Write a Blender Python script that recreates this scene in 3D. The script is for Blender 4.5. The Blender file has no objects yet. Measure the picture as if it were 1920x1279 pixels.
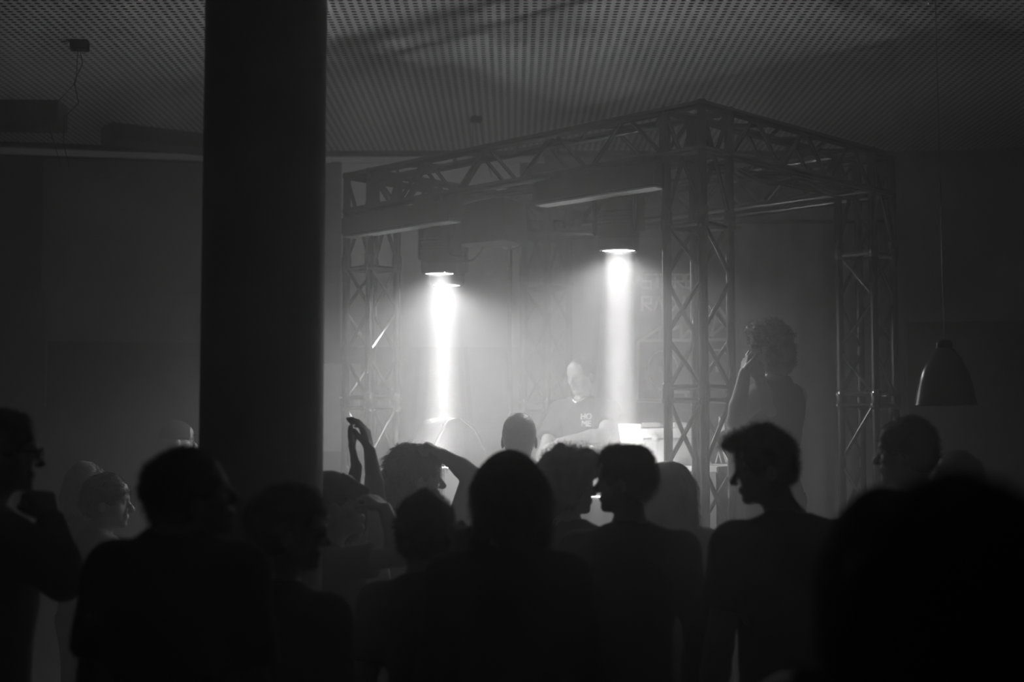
import bpy, bmesh, math, random
import numpy as np
from mathutils import Vector, Matrix

# ------------------------------------------------------------------ camera, world, exposure
S = bpy.context.scene
COL = S.collection
CAM_Z = 1.75
FPX = 2667.0                      # 50 mm lens on a 36 mm frame, 1920 pixels wide
PITCH = math.atan(180.5 / FPX)
cd = bpy.data.cameras.new('camera'); cam = bpy.data.objects.new('camera', cd); COL.objects.link(cam)
cd.lens = 50.0; cd.sensor_width = 36.0; cd.sensor_fit = 'HORIZONTAL'
cd.clip_start = 0.05; cd.clip_end = 60
cam.location = (0, 0, CAM_Z); cam.rotation_euler = (math.pi / 2 + PITCH, 0, 0)
cd.dof.use_dof = True; cd.dof.focus_distance = 7.5; cd.dof.aperture_fstop = 2.0
S.camera = cam
w = bpy.data.worlds.new('world'); S.world = w; w.use_nodes = True
w.node_tree.nodes['Background'].inputs[0].default_value = (0.5, 0.5, 0.5, 1)
w.node_tree.nodes['Background'].inputs[1].default_value = 0.0
S.view_settings.view_transform = 'Standard'; S.view_settings.look = 'None'
S.view_settings.gamma = 1.0; S.view_settings.use_curve_mapping = False
S.view_settings.exposure = 0.0
cy = S.cycles
cy.max_bounces = 8; cy.volume_bounces = 4; cy.diffuse_bounces = 4; cy.glossy_bounces = 3
cy.use_denoising = True
cy.use_guiding = True; cy.use_surface_guiding = True; cy.use_volume_guiding = True
cy.sample_clamp_indirect = 0.0; cy.sample_clamp_direct = 0.0
HAZE_DENSITY = 0.03
HAZE_PEAK = 0.20
HAZE_C = (-0.05, 7.6, 1.85)
HAZE_R = (1.45, 3.6, 1.2)
HAZE_G = 0.6
BEAM_W = 19.0
SPILL_W = 118.0
SPILL_BLEND = 0.5

def at(px, py, Y):
    """world point that lies at depth Y and shows at frame pixel (px, py)"""
    cx = (px - 960) / FPX; cyv = (639.5 - py) / FPX
    fwd = Vector((0, math.cos(PITCH), math.sin(PITCH))); up = Vector((0, -math.sin(PITCH), math.cos(PITCH)))
    dirv = fwd + Vector((1, 0, 0)) * cx + up * cyv
    return Vector((0, 0, CAM_Z)) + dirv * (Y / dirv.y)

# ------------------------------------------------------------------ helpers
R = math.radians
MATS = {}
def mat(name, col, rough=0.7, metal=0.0, noise=0.0, nscale=20.0, bump=0.0, spec=0.5):
    if name in MATS: return MATS[name]
    m = bpy.data.materials.new(name); m.use_nodes = True; nt = m.node_tree
    b = nt.nodes['Principled BSDF']
    b.inputs['Roughness'].default_value = rough; b.inputs['Metallic'].default_value = metal
    b.inputs['Specular IOR Level'].default_value = spec
    b.inputs['Base Color'].default_value = (col, col, col, 1)
    if noise or bump:
        tc = nt.nodes.new('ShaderNodeTexCoord'); n = nt.nodes.new('ShaderNodeTexNoise')
        n.inputs['Scale'].default_value = nscale; n.inputs['Detail'].default_value = 4
        nt.links.new(tc.outputs['Object'], n.inputs['Vector'])
        if noise:
            r = nt.nodes.new('ShaderNodeMapRange')
            r.inputs['To Min'].default_value = max(0, col * (1 - noise)); r.inputs['To Max'].default_value = min(1, col * (1 + noise))
            nt.links.new(n.outputs['Fac'], r.inputs['Value']); nt.links.new(r.outputs['Result'], b.inputs['Base Color'])
        if bump:
            bp = nt.nodes.new('ShaderNodeBump'); bp.inputs['Strength'].default_value = bump
            nt.links.new(n.outputs['Fac'], bp.inputs['Height']); nt.links.new(bp.outputs['Normal'], b.inputs['Normal'])
    MATS[name] = m
    return m

def emis(name, strength):
    m = bpy.data.materials.new(name); m.use_nodes = True
    b = m.node_tree.nodes['Principled BSDF']
    b.inputs['Base Color'].default_value = (.8, .8, .8, 1)
    b.inputs['Emission Color'].default_value = (1, 1, 1, 1); b.inputs['Emission Strength'].default_value = strength
    m.cycles.emission_sampling = 'NONE'
    return m

def tag(o, label=None, cat=None, group=None, kind=None):
    if label: o['label'] = label
    if cat: o['category'] = cat
    if group: o['group'] = group
    if kind: o['kind'] = kind
    return o

def empty(name, loc=(0, 0, 0), rz=0.0, parent=None):
    o = bpy.data.objects.new(name, None); COL.objects.link(o); o.location = loc; o.rotation_euler = (0, 0, rz)
    o.empty_display_size = 0.1
    if parent: o.parent = parent
    return o

class MB:
    """collects shapes in one mesh"""
    def __init__(s): s.v = []; s.f = []
    def add(s, vs, fs):
        k = len(s.v); s.v += [tuple(v) for v in vs]; s.f += [tuple(i + k for i in f) for f in fs]; return s
    def box(s, c, d, rz=0.0, bev=0.0, M=None):
        bm = bmesh.new(); bmesh.ops.create_cube(bm, size=1)
        for v in bm.verts: v.co = Vector((v.co.x * d[0], v.co.y * d[1], v.co.z * d[2]))
        if bev: bmesh.ops.bevel(bm, geom=bm.edges[:], offset=bev, segments=2, affect='EDGES')
        T = Matrix.Translation(c) @ Matrix.Rotation(rz, 4, 'Z')
        if M is not None: T = T @ M
        bm.verts.index_update()
        s.add([T @ v.co for v in bm.verts], [[v.index for v in f.verts] for f in bm.faces]); bm.free(); return s
    def tube(s, pts, r, n=10, cap=True):
        pts = [Vector(p) for p in pts]; m = len(pts)
        rs = r if isinstance(r, (list, tuple)) else [r] * m
        vs = []; prev = None
        for i, p in enumerate(pts):
            d = (pts[min(i + 1, m - 1)] - pts[max(i - 1, 0)]).normalized()
            if prev is None:
                a = d.cross(Vector((0, 0, 1)));  a = a if a.length > .1 else d.cross(Vector((1, 0, 0)))
                a.normalize()
            else:
                a = (prev - d * prev.dot(d)).normalized()
            prev = a; b = d.cross(a)
            for k in range(n):
                t = 2 * math.pi * k / n; vs.append(p + (a * math.cos(t) + b * math.sin(t)) * rs[i])
        fs = [(i * n + k, i * n + (k + 1) % n, (i + 1) * n + (k + 1) % n, (i + 1) * n + k) for i in range(m - 1) for k in range(n)]
        if cap: fs += [tuple(range(n))[::-1], tuple((m - 1) * n + k for k in range(n))]
        return s.add(vs, fs)
    def lathe(s, prof, n=40, T=Matrix(), closed=False):
        vs = [T @ Vector((r * math.cos(2 * math.pi * k / n), r * math.sin(2 * math.pi * k / n), z)) for r, z in prof for k in range(n)]
        m = len(prof)
        fs = [(i * n + k, i * n + (k + 1) % n, (i + 1) * n + (k + 1) % n, (i + 1) * n + k) for i in range(m - 1) for k in range(n)]
        if closed: fs += [tuple(range(n))[::-1], tuple((m - 1) * n + k for k in range(n))]
        return s.add(vs, fs)
    def prism(s, poly, d, T=Matrix()):
        """polygon in local xz, thickness d along local y"""
        n = len(poly)
        vs = [T @ Vector((x, -d / 2, z)) for x, z in poly] + [T @ Vector((x, d / 2, z)) for x, z in poly]
        fs = [tuple(range(n)), tuple(range(2 * n - 1, n - 1, -1))] + [(i, i + n, (i + 1) % n + n, (i + 1) % n) for i in range(n)]
        return s.add(vs, fs)
    def build(s, name, m, parent=None, smooth=False, loc=None):
        me = bpy.data.meshes.new(name); me.from_pydata(s.v, [], s.f); me.update()
        bm = bmesh.new(); bm.from_mesh(me); bmesh.ops.recalc_face_normals(bm, faces=bm.faces); bm.to_mesh(me); bm.free()
        if smooth: me.shade_smooth() if smooth is True else me.shade_smooth()
        me.materials.append(m)
        o = bpy.data.objects.new(name, me); COL.objects.link(o)
        if parent: o.parent = parent
        if loc is not None: o.location = loc
        if smooth == 'edge':
            for p in me.polygons: p.use_smooth = True
            try: me.set_sharp_from_angle(angle=R(35))
            except Exception: pass
        return o

# ------------------------------------------------------------------ materials
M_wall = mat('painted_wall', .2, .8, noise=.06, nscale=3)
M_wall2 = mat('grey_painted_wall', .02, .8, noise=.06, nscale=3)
M_wall_dark = mat('dark_panelling', .03, .7, noise=.1, nscale=3)
M_floor = mat('worn_floor', .05, .45, noise=.3, nscale=5)
M_trim = mat('light_trim', .85, .6)
M_drape = mat('black_drape', .15, .9, noise=.2, nscale=30)
M_alu = mat('dark_aluminium', .13, .2, metal=1.0, noise=.15, nscale=60)
M_plastic = mat('black_plastic', .045, .45, noise=.2, nscale=80)
M_plastic2 = mat('grey_plastic', .05, .4, noise=.2, nscale=50)
M_white = mat('white_paint', .75, .5, noise=.04)
M_print = mat('white_print', .75, .7)
M_case = mat('grey_case', .45, .55, noise=.08, nscale=60)
M_steel = mat('bright_steel', .7, .15, metal=1.0)
M_column = mat('column_paint', .07, .5, noise=.12, nscale=4)
M_stage = mat('stage_deck', .15, .6, noise=.2, nscale=12)
M_skin = mat('skin', .30, .5, noise=.08, nscale=15, bump=.05)
M_skin_pale = mat('pale_skin', .25, .5, noise=.06, nscale=15)
M_hair = mat('dark_hair', .02, .55, noise=.5, nscale=120, bump=.3)
M_hair_fair = mat('fair_hair', .22, .5, noise=.4, nscale=120, bump=.3)
M_cloth = [mat('black_cotton', .025, .9, noise=.3, nscale=200, bump=.2), mat('charcoal_cotton', .06, .9, noise=.3, nscale=200, bump=.2),
           mat('grey_cotton', .16, .9, noise=.2, nscale=200, bump=.2), mat('pale_cotton', .5, .85, noise=.1, nscale=200, bump=.2)]
M_denim = mat('dark_denim', .04, .9, noise=.3, nscale=150)
M_glass_black = mat('glossy_black', .01, .08)
M_phone = mat('phone_body', .02, .3)

# perforated acoustic ceiling: square grid of holes, 56 mm pitch
M_ceil = bpy.data.materials.new('perforated_ceiling'); M_ceil.use_nodes = True
nt = M_ceil.node_tree; L = nt.links.new; pb = nt.nodes['Principled BSDF']; pb.inputs['Roughness'].default_value = .85
tc = nt.nodes.new('ShaderNodeTexCoord'); mp = nt.nodes.new('ShaderNodeMapping'); mp.inputs['Scale'].default_value = (1 / .056, 1 / .056, 0)
L(tc.outputs['Object'], mp.inputs['Vector'])
fr = nt.nodes.new('ShaderNodeVectorMath'); fr.operation = 'FRACTION'; L(mp.outputs[0], fr.inputs[0])
sb = nt.nodes.new('ShaderNodeVectorMath'); sb.operation = 'SUBTRACT'; sb.inputs[1].default_value = (.5, .5, 0); L(fr.outputs[0], sb.inputs[0])
ln = nt.nodes.new('ShaderNodeVectorMath'); ln.operation = 'LENGTH'; L(sb.outputs[0], ln.inputs[0])
mr = nt.nodes.new('ShaderNodeMapRange'); mr.inputs['From Min'].default_value = .27; mr.inputs['From Max'].default_value = .33
mr.inputs['To Min'].default_value = .05; mr.inputs['To Max'].default_value = .6
L(ln.outputs['Value'], mr.inputs['Value']); L(mr.outputs[0], pb.inputs['Base Color'])

# ------------------------------------------------------------------ the room
CEIL = 4.38
def wall(name, a, b, z0, z1, th, m):
    """upright slab whose visible face runs from a to b in plan, thickness th behind it (away from the camera)"""
    a = Vector((a[0], a[1], 0)); b = Vector((b[0], b[1], 0)); d = (b - a); L_ = d.length; ang = math.atan2(d.y, d.x)
    n = Vector((-d.y, d.x, 0)).normalized()
    c = (a + b) / 2 + n * th / 2; c.z = (z0 + z1) / 2
    o = MB().box((0, 0, 0), (L_, th, z1 - z0)).build(name, m, loc=c); o.rotation_euler = (0, 0, ang)
    return tag(o, kind='structure')
tag(MB().box((0, 5, -.1), (16, 17, .2)).build('floor', M_floor), kind='structure')
tag(MB().box((0, 5, CEIL + .1), (16, 17, .2)).build('ceiling', M_ceil), kind='structure')
wall('wall_back', (-2.3, 13.0), (3.6, 13.0), 0, CEIL, .3, M_wall)
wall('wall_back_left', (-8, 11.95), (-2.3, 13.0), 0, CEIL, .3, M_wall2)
wall('wall_back_right', (3.6, 13.0), (8, 12.1), 0, CEIL, .3, M_wall)
wall('wall_left', (-7.9, -3.4), (-7.9, 13), 0, CEIL, .3, M_wall_dark)
wall('wall_right', (7.9, 13), (7.9, -3.4), 0, CEIL, .3, M_wall_dark)
wall('wall_front', (8, -3.4), (-8, -3.4), 0, CEIL, .3, M_wall_dark)
# a pale cornice strip under a dark strip
def on_wall(px, py, which='back'):
    """point on the visible face of the back walls along the line of sight"""
    p = at(px, py, 1.0); o = Vector((0, 0, CAM_Z)); d = p - o
    a, b = {'back': ((-2.3, 13.0), (3.6, 13.0)), 'left': ((-8, 11.95), (-2.3, 13.0)), 'right': ((3.6, 13.0), (8, 12.1))}[which]
    ex, ey = b[0] - a[0], b[1] - a[1]; nx, ny = -ey, ex
    t = (nx * a[0] + ny * a[1]) / (nx * d.x + ny * d.y)
    return o + d * t
wall('trim_1', (-2.3, 12.96), (0.3, 12.96), 4.275, 4.33, .03, M_trim)
wall('trim_2', (-7.8, 11.93), (-2.3, 12.96), 4.275, 4.33, .03, M_trim)
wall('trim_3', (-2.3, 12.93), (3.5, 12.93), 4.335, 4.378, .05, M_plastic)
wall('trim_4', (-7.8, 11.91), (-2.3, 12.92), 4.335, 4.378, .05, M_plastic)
# darker lower panelling right of the stage, dark boarding at the left
def slab_on(name, px0, px1, z0, z1, m, which, off=.03, th=.025):
    p0 = on_wall(px0, 600, which); p1 = on_wall(px1, 600, which)
    n = Vector((p1.y - p0.y, -(p1.x - p0.x), 0)).normalized()
    return wall(name, (p0 + n * off)[:2], (p1 + n * off)[:2], z0, z1, th, m)
slab_on('trim_5', 1700, 2300, 0, 2.80, M_wall_dark, 'right')

# pillar
tag(MB().lathe([(0.2105, 0), (0.2105, CEIL)], 64, closed=True).build('pillar', M_column, smooth='edge', loc=(-.861, 4.9, 0)), kind='structure')

# ------------------------------------------------------------------ haze and stage light

hm = bpy.data.materials.new('stage_haze'); hm.use_nodes = True; nt = hm.node_tree; nt.nodes.clear()
out = nt.nodes.new('ShaderNodeOutputMaterial'); vs_ = nt.nodes.new('ShaderNodeVolumeScatter')
vs_.inputs['Color'].default_value = (.97, .97, .97, 1); vs_.inputs['Anisotropy'].default_value = HAZE_G
nt.links.new(vs_.outputs[0], out.inputs['Volume'])
# thicker round the stage, where the fog comes from, thinning out into the room
geo = nt.nodes.new('ShaderNodeTexCoord'); vsub = nt.nodes.new('ShaderNodeMapping'); vsub.vector_type = 'TEXTURE'
vsub.inputs['Location'].default_value = HAZE_C; vsub.inputs['Scale'].default_value = HAZE_R
nt.links.new(geo.outputs['Object'], vsub.inputs['Vector'])
vl = nt.nodes.new('ShaderNodeVectorMath'); vl.operation = 'DOT_PRODUCT'; nt.links.new(vsub.outputs[0], vl.inputs[0]); nt.links.new(vsub.outputs[0], vl.inputs[1])
m1 = nt.nodes.new('ShaderNodeMath'); m1.operation = 'MULTIPLY'; m1.inputs[1].default_value = -1.0; nt.links.new(vl.outputs['Value'], m1.inputs[0])
m2 = nt.nodes.new('ShaderNodeMath'); m2.operation = 'EXPONENT'; nt.links.new(m1.outputs[0], m2.inputs[0])
m3 = nt.nodes.new('ShaderNodeMath'); m3.operation = 'MULTIPLY_ADD'; m3.inputs[1].default_value = HAZE_PEAK; m3.inputs[2].default_value = HAZE_DENSITY
nt.links.new(m2.outputs[0], m3.inputs[0]); nt.links.new(m3.outputs[0], vs_.inputs['Density'])
hz = MB().box((0, 5.0, CEIL / 2), (15.7, 16.6, CEIL - .01)).build('haze', hm)
tag(hz, 'thin stage haze filling the whole dark room', 'haze', kind='stuff')

# ------------------------------------------------------------------ signed distance bodies
class Field:
    def __init__(s, lo, hi, focus=(), fine=.006, coarse=.016):
        ax = []
        for i in range(3):
            iv = sorted((max(lo[i], f[0][i]), min(hi[i], f[1][i])) for f in focus)
            x = lo[i]; out = [x]
            def isfine(x): return any(a - 1e-9 <= x < b for a, b in iv)
            while x < hi[i]:
                st = fine if isfine(x) else coarse
                if st == coarse:
                    nx = min([a for a, b in iv if a > x + 1e-9] + [1e9])
                    if nx < x + coarse: st = max(nx - x, fine * .5)
                x += st; out.append(x)
            ax.append(np.array(out, np.float32))
        s.ax = ax; s.F = np.full([len(a) for a in ax], .3, np.float32)
    def sl(s, lo, hi):
        r = []
        for i in range(3):
            a, b = np.searchsorted(s.ax[i], lo[i]), np.searchsorted(s.ax[i], hi[i])
            r.append(slice(int(a), int(b)))
        return tuple(r)
    def grid(s, sl):
        return np.meshgrid(s.ax[0][sl[0]], s.ax[1][sl[1]], s.ax[2][sl[2]], indexing='ij')
    def put(s, sl, d, k, sub=False):
        F = s.F[sl]
        if sub:
            d = -d
            if k > 0:
                h = np.maximum(k - np.abs(F - d), 0) / k; F = np.maximum(F, d) + h * h * k * .25
            else: F = np.maximum(F, d)
        else:
            h = np.maximum(k - np.abs(F - d), 0) / max(k, 1e-6); F = np.minimum(F, d) - h * h * k * .25
        s.F[sl] = F
    def rc(s, a, b, ra, rb, k=.02, sub=False, off=0.0):
        a = np.array(a, float); b = np.array(b, float); m = max(ra, rb) + off + .05 + k
        sl = s.sl(np.minimum(a, b) - m, np.maximum(a, b) + m)
        if any(q.stop <= q.start for q in sl): return
        X, Y, Z = s.grid(sl); ba = b - a; q = max(ba @ ba, 1e-9)
        h = np.clip(((X - a[0]) * ba[0] + (Y - a[1]) * ba[1] + (Z - a[2]) * ba[2]) / q, 0, 1)
        d = np.sqrt((X - a[0] - h * ba[0]) ** 2 + (Y - a[1] - h * ba[1]) ** 2 + (Z - a[2] - h * ba[2]) ** 2) - (ra + (rb - ra) * h) - off
        s.put(sl, d, k, sub)
    def ell(s, c, r, M, k=.02, sub=False, off=0.0):
        """M: 3 rows = axes of the ellipsoid in world space"""
        c = np.array(c, float); r = np.array(r, float) + off; m = r.max() + .05 + k
        sl = s.sl(c - m, c + m)
        if any(q.stop <= q.start for q in sl): return
        X, Y, Z = s.grid(sl); X = X - c[0]; Y = Y - c[1]; Z = Z - c[2]
        u = [(X * M[i][0] + Y * M[i][1] + Z * M[i][2]) for i in range(3)]
        k0 = np.sqrt(sum((u[i] / r[i]) ** 2 for i in range(3))); k1 = np.sqrt(sum((u[i] / r[i] ** 2) ** 2 for i in range(3)))
        d = k0 * (k0 - 1) / np.maximum(k1, 1e-5)
        s.put(sl, d, k, sub)
    def cut(s, p, n):
        """keep only the side the normal n points away from"""
        X, Y, Z = np.meshgrid(*s.ax, indexing='ij')
        s.F = np.maximum(s.F, (X - p[0]) * n[0] + (Y - p[1]) * n[1] + (Z - p[2]) * n[2])
    def noise(s, amp, freq, seed=1, octaves=2, stretch=(1, 1, 1)):
        rng = np.random.RandomState(seed); X, Y, Z = np.meshgrid(*s.ax, indexing='ij'); N = np.zeros_like(s.F)
        for o in range(octaves):
            for _ in range(5):
                d = rng.normal(size=3); d /= np.linalg.norm(d); d = d * np.array(stretch) * freq * (1.9 ** o) * rng.uniform(.7, 1.3)
                N += np.sin(X * d[0] + Y * d[1] + Z * d[2] + rng.uniform(0, 6.28)) / (1.9 ** o) / 2.3
        s.F += amp * N.astype(np.float32)
    def mesh(s, org):
        F = s.F; nx, ny, nz = F.shape; S_ = F < 0
        C = (nx - 1, ny - 1, nz - 1); sumP = {}
        cells = []; pts = []
        for axn in range(3):
            sa = [slice(None)] * 3; sb_ = [slice(None)] * 3; sa[axn] = slice(0, -1); sb_[axn] = slice(1, None)
            idx = np.argwhere(S_[tuple(sa)] != S_[tuple(sb_)])
            if len(idx) == 0: continue
            i2 = idx.copy(); i2[:, axn] += 1
            fa = F[tuple(idx.T)]; fb = F[tuple(i2.T)]; t = fa / (fa - fb)
            P = np.stack([s.ax[q][idx[:, q]] for q in range(3)], 1).astype(float)
            P[:, axn] += t * (s.ax[axn][i2[:, axn]] - s.ax[axn][idx[:, axn]])
            u, v = [(1, 2), (2, 0), (0, 1)][axn]
            nb = []
            for du, dv in ((0, 0), (-1, 0), (-1, -1), (0, -1)):
                c = idx.copy(); c[:, u] += du; c[:, v] += dv; nb.append(c)
            ok = np.all([np.all((c >= 0) & (c < np.array(C)), 1) for c in nb], 0)
            flat = [np.ravel_multi_index(np.clip(c, 0, np.array(C) - 1).T, C) for c in nb]
            cells.append((np.stack(flat, 1)[ok], S_[tuple(idx.T)][ok])); pts.append((np.stack(flat, 1)[ok], P[ok]))
        allc = np.concatenate([c.ravel() for c, _ in cells]); uq, inv = np.unique(allc, return_inverse=True)
        acc = np.zeros((len(uq), 3)); cnt = np.zeros(len(uq))
        allp = np.concatenate([np.repeat(P, 4, 0) for _, P in pts])
        for q in range(3): acc[:, q] = np.bincount(inv, allp[:, q], len(uq))
        cnt = np.bincount(inv, minlength=len(uq)); V = acc / cnt[:, None] - np.array(org)
        quads = []; k = 0
        for c, sgn in cells:
            q = inv[k:k + c.size].reshape(-1, 4); k += c.size
            q = np.where(sgn[:, None], q, q[:, ::-1]); quads.append(q)
        return V, np.concatenate(quads)

def mesh_obj(name, V, Q, m, parent=None, extra=None):
    me = bpy.data.meshes.new(name)
    me.vertices.add(len(V)); me.vertices.foreach_set('co', V.astype(np.float32).ravel())
    me.loops.add(Q.size); me.loops.foreach_set('vertex_index', Q.astype(np.int32).ravel())
    me.polygons.add(len(Q)); me.polygons.foreach_set('loop_start', np.arange(0, Q.size, 4, dtype=np.int32))
    me.polygons.foreach_set('loop_total', np.full(len(Q), 4, np.int32))
    me.update(calc_edges=True); me.validate(); me.shade_smooth(); me.materials.append(m)
    o = bpy.data.objects.new(name, me); COL.objects.link(o)
    if parent: o.parent = parent
    return o

def strands(V, Q, n, length, r, seed, down=.5, bias=None):
    """short tapering hairs that stand off the surface, returned as extra quads"""
    rng = np.random.RandomState(seed)
    q = Q[rng.randint(0, len(Q), n)]; A, B, Cc, D = (V[q[:, i]] for i in range(4))
    P = (A + B + Cc + D) / 4; N = np.cross(Cc - A, D - B); N /= np.maximum(np.linalg.norm(N, axis=1), 1e-9)[:, None]
    T = rng.normal(size=(n, 3)); T -= N * np.sum(T * N, 1)[:, None]; T /= np.linalg.norm(T, axis=1)[:, None]
    g = np.array([0, 0, -1.0]) if bias is None else np.array(bias)
    L_ = length * rng.uniform(.4, 1.2, n)[:, None]
    p0 = P - N * .004; p1 = P + (N * .35 + T * .5 + g * down * .4) * L_ * .5; p2 = P + (N * .45 + T * .8 + g * down) * L_
    sd = np.cross(N, T); vs = []; fs = []
    rr = [r, r * .8, r * .15]
    base = len(V)
    ring = []
    for p, rad in zip((p0, p1, p2), rr):
        for ang in (0, 2.094, 4.189):
            ring.append(p + (sd * math.cos(ang) + N * math.sin(ang)) * rad)
    W = np.stack(ring, 1)
    idx = base + np.arange(n)[:, None] * 9
    for lv in (0, 3):
        for a in range(3):
            b = (a + 1) % 3
            fs.append(np.concatenate([idx + lv + a, idx + lv + b, idx + lv + 3 + b, idx + lv + 3 + a], 1))
    return np.concatenate([V, W.reshape(-1, 3)]), np.concatenate([Q] + fs)

def norm(v):
    v = np.array(v, float); return v / max(np.linalg.norm(v), 1e-9)

def hand_prims(w, dirv, palm, side, pose):
    """w wrist, dirv to the fingers, palm the way the palm faces, side = +1 thumb on cross(dir, palm) side. list of rounded cones"""
    d = norm(dirv); p = np.array(palm, float); p = norm(p - d * (p @ d)); t = np.cross(d, p) * side
    L_ = []
    w = np.array(w, float)
    for k, o in enumerate((-.030, -.011, .010, .030)):        # little finger .. index, across the palm
        kn = w + d * (.088 - .006 * abs(k - 2)) + t * o
        L_.append((w + d * .012 + t * o * .5, kn, .015, .0125))
        ln_ = (.062, .078, .084, .074)[k]
        curl = {'flat': 5, 'relaxed': 28, 'grip': 55, 'fist': 82}[pose] + 3 * (3 - k)
        a = 0; q = kn; spread = (k - 1.5) * {'flat': .10, 'relaxed': .05}.get(pose, 0)
        for j, fr_ in enumerate((.45, .32, .23)):
            a += R(curl) * (.8, 1.0, .7)[j]
            v = (d + t * spread) * math.cos(a) + p * math.sin(a)
            q2 = q + norm(v) * ln_ * fr_; L_.append((q, q2, .0098 - .0009 * j, .0091 - .0009 * j)); q = q2
    b = w + d * .025 + t * .026; th = {'flat': .9, 'relaxed': .7, 'grip': .45, 'fist': .3}[pose]
    pf = {'flat': .15, 'relaxed': .4, 'grip': .8, 'fist': 1.0}[pose]
    m_ = b + norm(d * .75 + t * th + p * pf * .6) * .043; e = m_ + norm(d * .9 + t * th * .3 + p * pf * .8) * .032
    L_ += [(w + d * .01 + t * .01, b, .016, .015), (b, m_, .0135, .011), (m_, e, .011, .009)]
    return L_

def person(label, head, d, yaw, byaw=None, pitch=0, roll=0, floor=0.0, hair='short', hairm=None, top=0, sleeve='short', arms=None,
           hs=1.0, width=1.0, vf=.0065, skin=None, shift=(0, 0), bottom=None, seed=1, glasses=False, cap=False, girl=False, group=None, neckline=0.0, furls=1.0, lift=0.0):
    """head: frame pixel of the middle of the head, d: its distance; yaw 0 = back to the camera, 90 = facing right"""
    hc = np.array(at(head[0], head[1], d)); byaw = yaw if byaw is None else byaw
    skin = skin or M_skin; hairm = hairm or M_hair; arms = arms or {}
    s = (hc[2] - floor) / (1.635 - lift)
    bf = np.array([math.sin(R(byaw)), math.cos(R(byaw)), 0]); br = np.array([bf[1], -bf[0], 0]); bu = np.array([0, 0, 1.0])
    base = np.array([hc[0], hc[1], floor]) - bf * .03 * s + br * shift[0] + bf * shift[1]
    def B(x, y, z): return base + (br * x * width + bf * y + bu * z) * s
    # head frame
    f0 = np.array([math.sin(R(yaw)), math.cos(R(yaw)), 0]); r0 = np.array([f0[1], -f0[0], 0])
    hf = f0 * math.cos(R(pitch)) + bu * math.sin(R(pitch)); hu = bu * math.cos(R(pitch)) - f0 * math.sin(R(pitch))
    hr_ = r0 * math.cos(R(roll)) + hu * math.sin(R(roll)); hu = np.cross(hr_, hf)
    HM = np.array([hr_, hf, hu])
    def H(x, y, z): return hc + (hr_ * x + hf * y + hu * z) * hs
    BM = np.array([br, bf, bu])
    # joints
    gs = .92 if girl else 1.0
    J = {'neck': B(0, -.015, 1.46), 'sh': {1: B(.178 * gs, -.015, 1.405), -1: B(-.178 * gs, -.015, 1.405)}, 'hip': {q: B(.09 * q, 0, .90) for q in (1, -1)},
         'knee': {q: B(.10 * q, .03, .49) for q in (1, -1)}, 'ank': {q: B(.11 * q, -.02, .085) for q in (1, -1)}}
    armp = {}
    for q, nm in ((1, 'R'), (-1, 'L')):
        sh = J['sh'][q]
        if nm in arms:
            a = arms[nm]; el = np.array(a['el'], float); wr = np.array(a['wr'], float)
            if 'sh' in a: sh = np.array(a['sh'], float); J['sh'][q] = sh
            hd = a.get('dir', wr - el); pl = a.get('palm', -br * q); pose = a.get('pose', 'relaxed')
        else:
            el = B(.235 * q, -.03, 1.12); wr = B(.235 * q, .05, .87); hd = wr - el + bf * .03; pl = -br * q; pose = 'relaxed'
        # the thumb side: mirrored hands
        side = a.get('thumb', q) if nm in arms else q
        armp[q] = (sh, el, wr, hd, pl, pose, side)
    feet = {q: (J['ank'][q], J['ank'][q] + bf * .15 * s + br * .02 * q - bu * .045 * s) for q in (1, -1)}
    P = []
    def torso(fld, off=0.0, k=.04):
        fld.ell(B(0, .0, 1.25), np.array([.155 * gs * width, .108, .20]) * s, BM, k, off=off)
        fld.ell(B(0, -.02, 1.36), np.array([.165 * gs * width, .085, .085]) * s, BM, k, off=off)
        fld.ell(B(0, .0, 1.06), np.array([(.125 if girl else .14) * width, .098, .16]) * s, BM, k, off=off)
        fld.ell(B(0, .0, .93), np.array([.155 * width, .108, .11]) * s, BM, k, off=off)
        if girl:
            for q in (1, -1): fld.ell(B(.07 * q, .085, 1.25), np.array([.055, .05, .06]) * s, BM, .03, off=off)
        for q in (1, -1):
            sh = armp[q][0]
            fld.rc(J['neck'] + bu * .005, sh + bu * .004 + br * (-.03 * q), .045 * s, .048 * s, k, off=off)
            fld.rc(B(.1 * q, -.01, 1.33), sh - bu * .01, .075 * s, .052 * s, k, off=off)
    def upper(fld, off=0.0, frac=1.0, k=.03, flare=0.0):
        for q in (1, -1):
            sh, el = armp[q][:2]
            fld.rc(sh, sh + (el - sh) * frac, .053 * s, (.053 + (.040 - .053) * frac) * s + flare, k, off=off)
    def fore(fld, off=0.0, frac=1.0):
        for q in (1, -1):
            el, wr = armp[q][1:3]
            m_ = el + (wr - el) * .3
            fld.rc(el, m_, .041 * s, .042 * s, .02, off=off); fld.rc(m_, el + (wr - el) * frac, .042 * s, (.027 if frac > .9 else .034) * s, .02, off=off)
    # bounds
    pts = [hc, J['neck'], *J['sh'].values(), *(armp[q][i] for q in (1, -1) for i in (1, 2)), *(f for q in (1, -1) for f in feet[q]), B(.2, 0, .9), B(-.2, 0, .9)]
    for q in (1, -1): pts.append(armp[q][2] + norm(armp[q][3]) * .14)
    pts = np.array(pts); lo = pts.min(0) - .17; hi = pts.max(0) + .17; lo[2] = floor - .02
    focus = [(hc - .165 * hs, hc + .155 * hs)]
    for q in (1, -1):
        c = armp[q][2] + norm(armp[q][3]) * .08
        if ('R' if q == 1 else 'L') in arms: focus.append((c - .115, c + .115))
    body = Field(lo, hi, focus, vf, .017)
    torso(body); upper(body); fore(body)
    body.rc(J['neck'] - bu * .03, H(0, -.022, -.075), .058 * s, .052 * hs, .03)
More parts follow.
